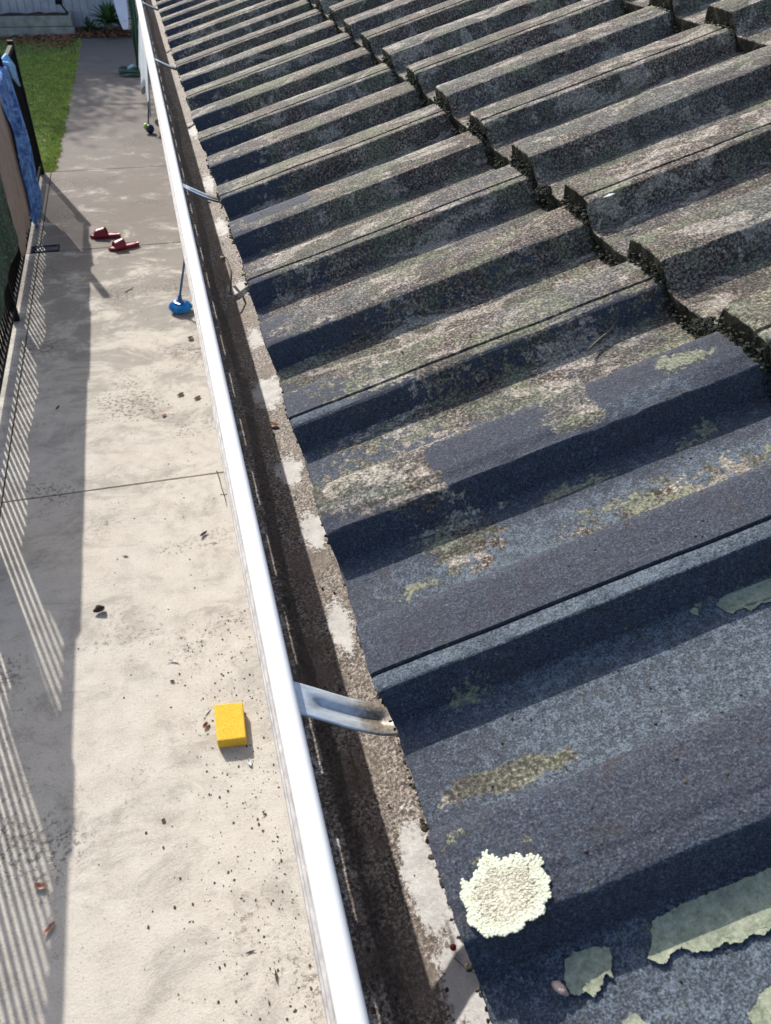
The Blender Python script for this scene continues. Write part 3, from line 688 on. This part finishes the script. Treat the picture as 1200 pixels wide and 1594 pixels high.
def slide(loc, ang, label, flip=1):
    root = thing('slide_sandal', loc, label, 'sandal', 'pair of red slide sandals'); root.rotation_euler = (0, 0, ang)
    # sole along +x (toe at +x)
    out = []
    for i in range(28):
        t = i/28*6.283; c, s = math.cos(t), math.sin(t); x = .135*c; wv = .040+.012*(x/.135)-.006*math.exp(-((x+.01)/.05)**2)
        out.append((x, s*wv*(1 if abs(c) < .98 else .9)+.006*flip*(x/.135)**2))
    n = len(out); V = []; F = []
    for z, q in ((0, .96), (.004, 1), (.022, 1.0), (.026, .97), (.021, .86)):
        for x, y in out: V.append((x*q, y*q, z+(.010 if x < -.02 else .010*math.exp(-((x+.02)/.04)**2))*(z > .01)))
    for k in range(4):
        for i in range(n): F.append((k*n+i, k*n+(i+1) % n, (k+1)*n+(i+1) % n, (k+1)*n+i))
    F.append(tuple(range(n))[::-1]); F.append(tuple(4*n+i for i in range(n)))
    sole = obj('sole', V, F, M['red'], root, True); sole.data.set_sharp_from_angle(angle=R(40))
    V = [(x*.84, y*.84, .0235+(.010 if x < -.02 else .010*math.exp(-((x+.02)/.04)**2))) for x, y in out]; obj('footbed', V, [tuple(range(n))], M['redin'], root, solid=.002)
    V = []; F = []; A = 14; Bn = 7
    for j in range(Bn+1):
        x = -.005+.085*j/Bn
        for i in range(A+1):
            t = math.pi*i/A; hh = .080-.022*j/Bn; wv = .046+.007*(x/.08)
            xx = x+.012*math.cos(t)**2*(1 if j < Bn/2 else -1)*-1
            V.append((xx, math.cos(t)*wv, .012+math.sin(t)**.75*hh))
    F = [(j*(A+1)+i, j*(A+1)+i+1, (j+1)*(A+1)+i+1, (j+1)*(A+1)+i) for j in range(Bn) for i in range(A)]
    obj('strap', V, F, M['red'], root, True, solid=.006)
    obj('lining', [(x*.97, y*.90, z*.93) for x, y, z in V], F, M['navy'], root, True)
    return root
slide((-.50, 7.42, .0), R(170), 'upper left red slide sandal, its strap standing tall')
slide((-.345, 7.13, .0), R(193), 'lower right red slide sandal lying nearer the gutter', -1)

# drain grate
dg = thing('drain_grate', (-1.00, 7.24, 0), 'small dark rectangular drain grate set in the path by the fence', 'drain')
mb = MB(); mb.box(-.115, .115, .055, .070, .001, .010).box(-.115, .115, -.070, -.055, .001, .010).box(-.115, -.1, -.055, .055, .001, .010).box(.1, .115, -.055, .055, .001, .010); mb.build('frame', M['darkmetal'], dg)
MB().box(-.1, .1, -.055, .055, .0008, .003).build('sump', M['navy'], dg)
mb = MB()
for i in range(11): mb.box(-.092+i*.0175, -.086+i*.0175, -.055, .055, .003, .008)
mb.build('grille', M['darkmetal'], dg)

# mop-style blue brush leaning under the eave
br = thing('broom', (.045, 5.80, 0), 'round blue brush on a long thin handle standing on the path by the gutter', 'brush')
mb = MB()
rnd = random.Random(3)
for i in range(520):
    a = rnd.uniform(0, 6.283); q = math.sqrt(rnd.random()); r0 = .022*q; r1 = .088*q+rnd.uniform(-.004, .004)
    z1 = .004+.02*(1-q)*0+rnd.uniform(0, .010)+.022*q**3
    mb.tube([(math.cos(a)*r0, math.sin(a)*r0, .075), (math.cos(a)*(r0+.8*(r1-r0)), math.sin(a)*(r0+.8*(r1-r0)), .052+.005*q), (math.cos(a)*r1, math.sin(a)*r1, z1)], [.0042, .0036, .0026], 4)
mb.build('bristles', M['bluebrush'], br)
mb = MB(); mb.tube([(0, 0, .055), (0, 0, .078), (.002, 0, .088), (.006, .0, .13)], [.05, .046, .020, .014], 14); mb.build('head', M['bluehandle'], br, smooth=True)
mb = MB(); mb.tube([(.006, 0, .12), (.56, .35, 2.05)], .0085, 10); mb.build('handle', M['bluehandle'], br, smooth=True)

# leaves and litter
def leaf(loc, L_, wd, ang, m, label, curl=.3, name='fallen_leaf', group=None):
    V = []; F = []; A = 8; B_ = 4; sd = random.random()*50
    for i in range(A+1):
        t = i/A; ww = wd*math.sin(math.pi*min(1, t*.97+.02))**.8*(1+.35*noise.noise(Vector((t*5, sd, 0))))
        for j in range(B_+1):
            q = j/B_*2-1
            x = (t-.5)*L_*(1-.2*curl*abs(t-.5)); y = q*ww/2+.12*L_*math.sin(t*3+sd)*curl
            z = .002+abs(q)*ww*.5*curl+L_*.22*curl*(2*t-1)**2+.05*L_*noise.noise(Vector((t*4, q*2, sd)))
            V.append((x, y, max(.001, z)))
    F = [(i*(B_+1)+j, i*(B_+1)+j+1, (i+1)*(B_+1)+j+1, (i+1)*(B_+1)+j) for i in range(A) for j in range(B_)]
    o = obj(name, V, F, M[m], None, True, label, 'leaf', group, solid=.0006); o.location = loc; o.rotation_euler = (0, 0, ang); return o
leaf((-.544, 2.761, 0), .060, .045, .6, 'darkleaf', 'dark crumpled leaf alone in the sun near the shadow edge', .9)
leaf((-.027, 3.183, 0), .060, .018, 1.0, 'darkleaf', 'dark narrow curled leaf near the gutter, just below the path joint', .9)
leaf((-.131, 2.012, 0), .034, .020, 1.4, 'dryleaf', 'small reddish brown leaf left of the yellow sponge', .9)
leaf((-.118, 2.085, 0), .045, .010, .9, 'foil', 'thin pale curled leaf at the upper left corner of the sponge', .7)
leaf((-.73, 1.50, 0), .050, .028, 2.6, 'pinkleaf', 'pinkish curled leaf among the shadow stripes, upper of two', .8)
leaf((-.696, 1.345, 0), .055, .020, 1.1, 'pinkleaf', 'pinkish twisted leaf among the shadow stripes, lower of two', .8)
leaf((-.005, 1.019, 0), .042, .008, 1.7, 'darkleaf', 'dark narrow twig-like leaf at the bottom beside the gutter', .5)
leaf((-.073, 1.11, 0), .036, .006, .1, 'darkleaf', 'brown sliver of leaf lying crosswise near the bottom of the path', .4)
leaf((-.234, 2.38, 0), .050, .010, 2.5, 'foil', 'pale curled leaf sliver above and left of the sponge', .8)
leaf((-.317, 1.639, 0), .020, .016, 1.5, 'darkleaf', 'small dark triangular leaf scrap below the sponge', .4)
leaf((-.246, 2.27, 0), .022, .014, 2.5, 'darkleaf', 'small dark leaf scrap below the pale sliver', .6)
leaf((.079, 5.334, 0), .060, .045, 1.2, 'darkleaf', 'dark leaf chunk beside the gutter below the blue brush', .5)
leaf((-.047, 4.586, 0), .055, .030, .6, 'darkleaf', 'dark leaf in the mouldy part of the path', .5)
leaf((.055, 4.52, 0), .060, .028, .9, 'darkleaf', 'dark leaf nearest the gutter in the mouldy part of the path', .5)
leaf((-.16, 4.36, 0), .040, .026, .9, 'dryleaf', 'brown leaf scrap in the mouldy part of the path', .5)
mb = MB(); mb.tube([(.093, 3.72, .0008), (.101, 3.64, .0008), (.104, 3.55, .0008), (.112, 3.46, .0008), (.113, 3.38, .0008)], [.0035, .003, .0022, .0028, .001], 5)
mb.tube([(.09, 3.50, .0008), (.112, 3.49, .0008), (.125, 3.495, .0008)], .0022, 5); mb.build('crack_dirt', M['joint'], label='dirt filled crack in the path at the end of the joint by the gutter', cat='dirt')
leaf((.02, 1.80, 0), .040, .016, 1.5, 'foil', 'pale curled leaf right of the sponge shadow', .8)
leaf((-.42, 3.11, 0), .032, .010, -.3, 'darkleaf', 'small dark sliver in the sun left of the path centre', .4)
leaf((-.33, 6.25, 0), .11, .012, .7, 'twig', 'long thin brown leaf on the path near the slide sandals', .3)
leaf((-.80, 4.6, 0), .05, .014, 1.3, 'darkleaf', 'dark scrap in the shaded strip above the path joint', .4)
for x_, y_, a_, m_, lb in LEAFQ: leaf((x_, y_, GZ-.136), .014, .007, a_, m_, lb, .7)
mb = MB()
for i in range(900):
    if i < 560: x, y = random.uniform(-.5, .11), random.uniform(.8, 2.6)**1; x = .11-abs(random.gauss(0, .22))
    else: x, y = -.02-random.gauss(0, .30), random.uniform(2.4, 7.0)
    if x > .11 or x < -1.03: continue
    r = random.choice((.0014, .002, .002, .0028, .0045))
    mb.ball((x, y, .0012), r, 5, 3, (1, random.uniform(.5, 1.8), .35), .35)
mb.build('path_litter', M['darkleaf'], label='dark specks of leaf litter scattered over the concrete path', cat='litter', kind='stuff')

# ------------------------------------------------------------------ pool fence with cloths
fence = thing('pool_fence', (-1.14, 9.38, 0), 'black tubular pool fence standing along the left side of the path', 'fence')
FZ = 1.20; fy0, fy1 = -2.5, 9.38
def rel(x, y, z): return (x+1.14, y-9.38, z)
def rbox(mb, x0, x1, y0, y1, z0, z1): mb.box(x0+1.14, x1+1.14, y0-9.38, y1-9.38, z0, z1)
mb = MB(); rbox(mb, -1.160, -1.120, fy0, fy1-.052, FZ-.04, FZ); mb.build('top_rail', M['black'], fence, bevel=.003)
mb = MB(); rbox(mb, -1.160, -1.120, fy0, fy1-.052, .08, .115); mb.build('bottom_rail', M['black'], fence, bevel=.003)
y = fy0+.06; cnt = 0
while y < fy1-.08:
    mb = MB(); mb.tube([rel(-1.14, y, .055), rel(-1.14, y, FZ-.042)], .0085, 8); o = mb.build('picket', M['black'], fence, smooth=True); cnt += 1
    y += .086
for yp in (9.355, 8.30, 5.9, 3.34, 1.1, -1.3):
    top = 1.62 if yp == 8.30 else FZ+.03
    mb = MB(); rbox(mb, -1.166, -1.114, yp-.025, yp+.025, 0, top); o = mb.build('post', M['black'], fence, bevel=.003)
mb = MB(); rbox(mb, -1.20, -1.166, 9.34, 9.37, 1.02, 1.14); mb.build('hinge', M['white'], fence, bevel=.003)

def cloth(name, y0, y1, zb, m, label, cat, back=.5, sd=0, slant=0.0, off=0.0, fold=.012):
    V = []; F = []; A = 40; B_ = 44; T = FZ+.004
    L1 = T-zb; L2 = back; tot = L1+L2+.05
    for i in range(B_+1):
        l = i/B_*tot
        for j in range(A+1):
            u = j/A; y = y0+(y1-y0)*u
            f = math.sin(u*15+sd+1.2*noise.noise(Vector((u*3, l*2, sd))))*.8+math.sin(u*37+sd*2+l)*.4+noise.noise(Vector((u*4, l*3, sd)))*1.2
            if l < L2: x, z, k = -1.168, T-(L2-l), -1
            elif l < L2+.05: x = -1.168+(l-L2)/.05*.056; z = T+.006*math.sin((l-L2)/.05*math.pi); k = 0
            else:
                d = l-L2-.05; x = -1.112; z = T-d; k = 1
                y += slant*d*(u if slant < 0 else 1)+.02*noise.noise(Vector((d*3, u*2, sd+3)))
                if i > B_-4: z += .03*noise.noise(Vector((u*7, sd, 1)))
            dd = abs(T-z)
            x += k*(off+.006+fold*(f+1.4)*min(1, dd*3+.1))
            V.append((x, y, z+(.004+off*.3)))
    F = [(i*(A+1)+j, i*(A+1)+j+1, (i+1)*(A+1)+j+1, (i+1)*(A+1)+j) for i in range(B_) for j in range(A)]
    return obj(name, V, F, m, None, True, label, cat, solid=.003)
cloth('towel', 7.44, 8.42, .10, M['bluecloth'], 'blue dyed sarong draped over the black fence', 'cloth', sd=1, slant=-.22, fold=.024)
cloth('towel', 6.50, 7.50, .22, M['beige'], 'plain beige towel draped over the fence between the blue and green cloths', 'towel', sd=4, off=.012, fold=.012)
cloth('towel', 4.22, 6.55, .36, M['greencloth'], 'dark green patterned towel at the left edge of the picture', 'towel', sd=7, off=.004, fold=.010)
cloth('towel', 3.18, 3.50, .15, M['beige'], 'narrow tea towel on the fence outside the picture, left foreground', 'towel', sd=9, off=.002, fold=.006)  # unseen cloth, added only for the dark gap between the picket shadows
# knotted light blue cloth tie on top of the sarong
mb = MB()
for a in range(5):
    t = a/4; mb.tube([(-1.15+.02*t, 8.35+.09*a, FZ+.02), (-1.09, 8.42+.085*a, FZ+.005-.02*a), (-1.075, 8.46+.07*a, FZ-.12-.03*a)], [.02, .018, .010], 7)
mb.build('cloth_tie', M['lightblue'], smooth=True, label='light blue knotted cloth on top of the fence rail above the sarong', cat='cloth')

# ------------------------------------------------------------------ far end of the yard
shed = thing('shed', (-2, 18.0, 0), 'grey vertically clad shed wall across the far end of the yard', 'shed')  # seen wall; shed height and roof added to cast shade over the far yard
mb = MB(); x = -6.0
while x < 6.9:
    mb.box(x, x+.128, 0-.012, .02, .03, 3.05); x += .135
mb.build('cladding', M['palings'], shed)
MB().box(-6, 7, .021, 3.2, 0, 3.04).build('wall', M['palings'], shed)
MB().prism([(-6.2, -.12, 3.06), (-6.2, 3.3, 3.45), (-6.2, 3.3, 3.5), (-6.2, -.12, 3.12)], (13.4, 0, 0)).build('roof', M['fascia'], shed)

bed = thing('garden_bed', (-2.5, 17.25, 0), 'raised garden bed of two weathered grey timber sleepers', 'garden bed')
MB().box(-3.5, 1.52, -.04, .04, 0, .148).build('sleeper', M['sleeper'], bed, bevel=.006)
MB().box(-3.5, 1.50, -.035, .045, .156, .31).build('sleeper', M['sleeper'], bed, bevel=.006)
MB().box(1.44, 1.50, .047, .66, .0, .30).build('sleeper', M['sleeper'], bed, bevel=.006)
mb = MB()
NX, NYs = 60, 10
for j in range(NYs+1):
    for i in range(NX+1):
        xx, yy_ = -3.5+4.93*i/NX, .05+.6*j/NYs; mb.v.append((xx, yy_, .27+.04*noise.noise(Vector((xx*6, yy_*6, 0)))))
mb.f = [(j*(NX+1)+i, j*(NX+1)+i+1, (j+1)*(NX+1)+i+1, (j+1)*(NX+1)+i) for j in range(NYs) for i in range(NX)]
mb.build('soil', M['soil'], bed)
# soil strip at the end of the path
mb = MB(); mb.box(-1.0, 2.2, 17.0, 17.98, -.028, .012); mb.build('garden_soil', M['soil'], kind='structure')
# dry leaf litter
mb = MB()
for i in range(1500):
    if i < 900: x, y = -1.0-abs(random.gauss(0, .75)), 17.12-abs(random.gauss(0, .55))
    else: x, y = random.uniform(-1.0, .5), 17.35+random.gauss(0, .22)
    if y > 17.9 or x < -3.4: continue
    a = random.uniform(0, 6.28); L_ = random.uniform(.015, .04); c, s = math.cos(a)*L_, math.sin(a)*L_; z = .03+random.uniform(0, .03)
    mb.quad((x-c, y-s, z), (x+s*.4, y-c*.4, z+.01), (x+c, y+s, z+.004), (x-s*.4, y+c*.4, z-.008))
mb.build('leaf_litter', M['dryleaf'], label='brown dry leaves lying on the lawn and soil before the garden bed', cat='leaves', kind='stuff')

def strap_plant(name, loc, n, L_, label, seed, trunk=.22, wd=.035):
    root = thing(name, loc, label, 'plant'); rnd = random.Random(seed); mb = MB()
    for i in range(n):
        a = rnd.uniform(0, 6.283); el = rnd.uniform(.15, 1.35); LL = L_*rnd.uniform(.6, 1.1); P = []
        for k in range(7):
            t = k/6; r = LL*t*math.cos(el)*(1+.15*t); z = trunk+LL*t*math.sin(el)-LL*.42*t*t*math.cos(el)
            P.append(Vector((math.cos(a)*r, math.sin(a)*r, z)))
        sd = Vector((-math.sin(a), math.cos(a), 0))
        for k in range(6):
            w0 = wd*math.sin(math.pi*(.12+.86*k/6)); w1 = wd*math.sin(math.pi*(.12+.86*(k+1)/6)) if k < 5 else .001
            i0 = len(mb.v); dn = Vector((0, 0, .2))
            mb.v += [tuple(P[k]-sd*w0), tuple(P[k]-Vector((0, 0, w0*.4))), tuple(P[k]+sd*w0), tuple(P[k+1]-sd*w1), tuple(P[k+1]-Vector((0, 0, w1*.4))), tuple(P[k+1]+sd*w1)]
            mb.f += [(i0, i0+1, i0+4, i0+3), (i0+1, i0+2, i0+5, i0+4)]
    mb.build('foliage', M['leafgreen'], root)
    MB().tube([(0, 0, 0), (.01, 0, trunk*.6), (0, 0, trunk+.04)], [.055, .045, .04], 9).build('trunk', M['trunk'], root, smooth=True)
strap_plant('cordyline', (-.36, 17.12, .0), 70, .42, 'spiky green cordyline with long arching leaves at the end of the path', 3, .22, .040)
strap_plant('garden_plant', (-.72, 17.45, .0), 36, .26, 'low dark green plant between the garden bed and the cordyline', 4, .06, .03)
strap_plant('shrub', (-2.75, 17.6, .28), 60, .50, 'dark green shrub at the left end of the garden bed', 6, .1, .035)

# white board leaning on the shed
V = []; N = 24
pts = []
for i in range(N+1):
    t = i/N; wv = .115*math.sin(math.pi*min(1, .03+t*.93)**.62)**.9; pts.append((t, wv))
out = [(-wv, t) for t, wv in pts]+[(wv, t) for t, wv in pts[::-1]]
mb = MB(); T0 = Vector((-.10, 16.75, .16)); T1 = Vector((-.20, 17.90, 1.95)); ax = (T1-T0); sd = Vector((1, 0, .06)).normalized()
mb.prism([tuple(T0+ax*t+sd*wv) for wv, t in out], (0, .045, .02)); mb.build('surfboard', M['surf'], bevel=.012, label='white pointed board leaning against the shed behind the path', cat='board')
# white slatted box
bx = thing('slatted_box', (.13, 17.62, .0), 'off white slatted plastic crate standing by the shed next to the gutter line', 'crate')
mb = MB(); mb.box(-.20, -.17, -.15, .15, .0, .52).box(.17, .20, -.15, .15, 0, .52).box(-.17, .17, -.15, .15, .49, .52).box(-.17, .17, -.15, .15, 0, .21); mb.build('frame', M['crate'], bx)
mb = MB()
for i in range(4): mb.box(-.168, .168, -.13, -.11, .235+i*.062, .275+i*.062)
mb.build('slats', M['crate'], bx)
# solar stake light
sl = thing('stake_light', (-1.04, 17.60, .27), 'small black garden light on a leaning stake in the raised bed', 'garden light')
MB().tube([(0, 0, 0), (-.13, .02, .19)], .014, 8).build('stake', M['black'], sl)
mb = MB(); mb.box(-.20, -.08, -.03, .07, .165, .235); mb.build('lamp_head', M['black'], sl, bevel=.01)

# green hose
hs = thing('garden_hose', (.05, 14.0, 0), 'dark green garden hose hanging from the wall with loops spilling onto the path', 'hose')
mb = MB(); rnd = random.Random(8)
for i in range(14):
    x0 = rnd.uniform(-.07, .07); y0 = rnd.uniform(-.10, .12); P = [(x0+.05, y0+.05, 1.35)]
    for k in range(1, 9): P.append((x0+.05*(1-k/8)+rnd.uniform(-.012, .012), y0+rnd.uniform(-.01, .01), 1.35*(1-k/8)+.03))
    mb.tube(P, .012, 7)
for i in range(5):
    cx, cy = -.13+.05*rnd.uniform(-1, 1), -.02+.06*rnd.uniform(-1, 1); rx, ry = rnd.uniform(.13, .21), rnd.uniform(.12, .22)
    mb.tube([(cx+rx*math.cos(t/20*6.28), cy+ry*math.sin(t/20*6.28), .014+i*.014+.01*math.sin(t)) for t in range(21)], .011, 7)
mb.build('tube', M['hose'], hs, smooth=True)
MB().tube([(-.19, -.02, .085), (-.12, .0, .11), (-.05, .01, .10)], [.018, .028, .016], 9).build('nozzle', M['hosenozzle'], hs, smooth=True)

# white sheet hanging below the eave and ball on a cord
V = []; F = []; A = 30; B_ = 16
for i in range(B_+1):
    for j in range(A+1):
        u = j/A; v = i/B_; y = 10.75+2.4*u; zb = .16+.20*u+.22*max(0, math.sin(u*9))*(u > .12); z = 1.9-(1.9-zb)*v
        V.append((.30-.265*v**.7+.035*math.sin(u*15)*v+.02*math.sin(u*31+1)*v+(.05*u), y, z))
F = [(i*(A+1)+j, i*(A+1)+j+1, (i+1)*(A+1)+j+1, (i+1)*(A+1)+j) for i in range(B_) for j in range(A)]
obj('white_sheet', V, F, M['sheet'], None, True, 'white plastic sheet hanging under the eave beside the far path', 'sheet', solid=.002)
bl = thing('hanging_ball', (.035, 10.72, .0), 'small navy and lime ball on a short dark cord below the white sheet', 'toy')
MB().ball((0, 0, .052), .052, 16, 10).build('ball', M['navy'], bl, smooth=True)
MB().ball((-.040, .02, .075), .034, 12, 8, (1, 1, 1.1)).build('cap', M['lime'], bl, smooth=True)
MB().tube([(-.01, .01, .10), (.0, .03, .16), (.02, .05, .26), (.03, .06, .34)], .009, 7).build('cord', M['navy'], bl, smooth=True)

# unseen trees added behind the shed to shade the far path
def tree(loc, H, r, seed, label, nleaf=9000):
    root = thing('tree', loc, label, 'tree'); rnd = random.Random(seed)
    mb = MB(); mb.tube([(0, 0, 0), (.1, .05, H*.4), (.0, .1, H*.7), (.1, 0, H*.95)], [.22, .17, .10, .03], 10)
    tips = []
    for i in range(13):
        a = i*2.4+rnd.random(); z0 = H*rnd.uniform(.4, .8); q = r*rnd.uniform(.5, 1); z1 = z0+rnd.uniform(.3, 1.6)
        P = [(0.05, .05, z0), (math.cos(a)*q*.5, math.sin(a)*q*.5, z0+(z1-z0)*.6), (math.cos(a)*q, math.sin(a)*q, z1)]
        mb.tube(P, [.07, .045, .015], 6); tips.append(Vector(P[2])); tips.append((Vector(P[1])+Vector(P[2]))/2)
    mb.build('trunk', M['bark'], root, smooth=True); lf = MB()
    cl = [(t+Vector((rnd.gauss(0, .35), rnd.gauss(0, .35), rnd.gauss(0, .3))), rnd.uniform(.35, .75)) for t in tips for _ in range(2)]
    for i in range(nleaf):
        c_, cr = rnd.choice(cl); p = c_+Vector((rnd.gauss(0, 1), rnd.gauss(0, 1), rnd.gauss(0, .8)))*cr*.6
        d = Vector((rnd.uniform(-1, 1), rnd.uniform(-1, 1), rnd.uniform(-.6, .6))).normalized()*rnd.uniform(.05, .09); e = d.cross(Vector((rnd.random(), rnd.random(), 1))).normalized()*.03
        lf.quad(p-d, p-e, p+d, p+e)
    lf.build('crown', M['treeleaf'], root)
tree((-3.2, 22.5, 0), 7.4, 2.6, 11, 'leafy tree behind the grey shed, left one')
tree((-.2, 23.4, 0), 7.0, 2.2, 12, 'leafy tree behind the grey shed, right one')
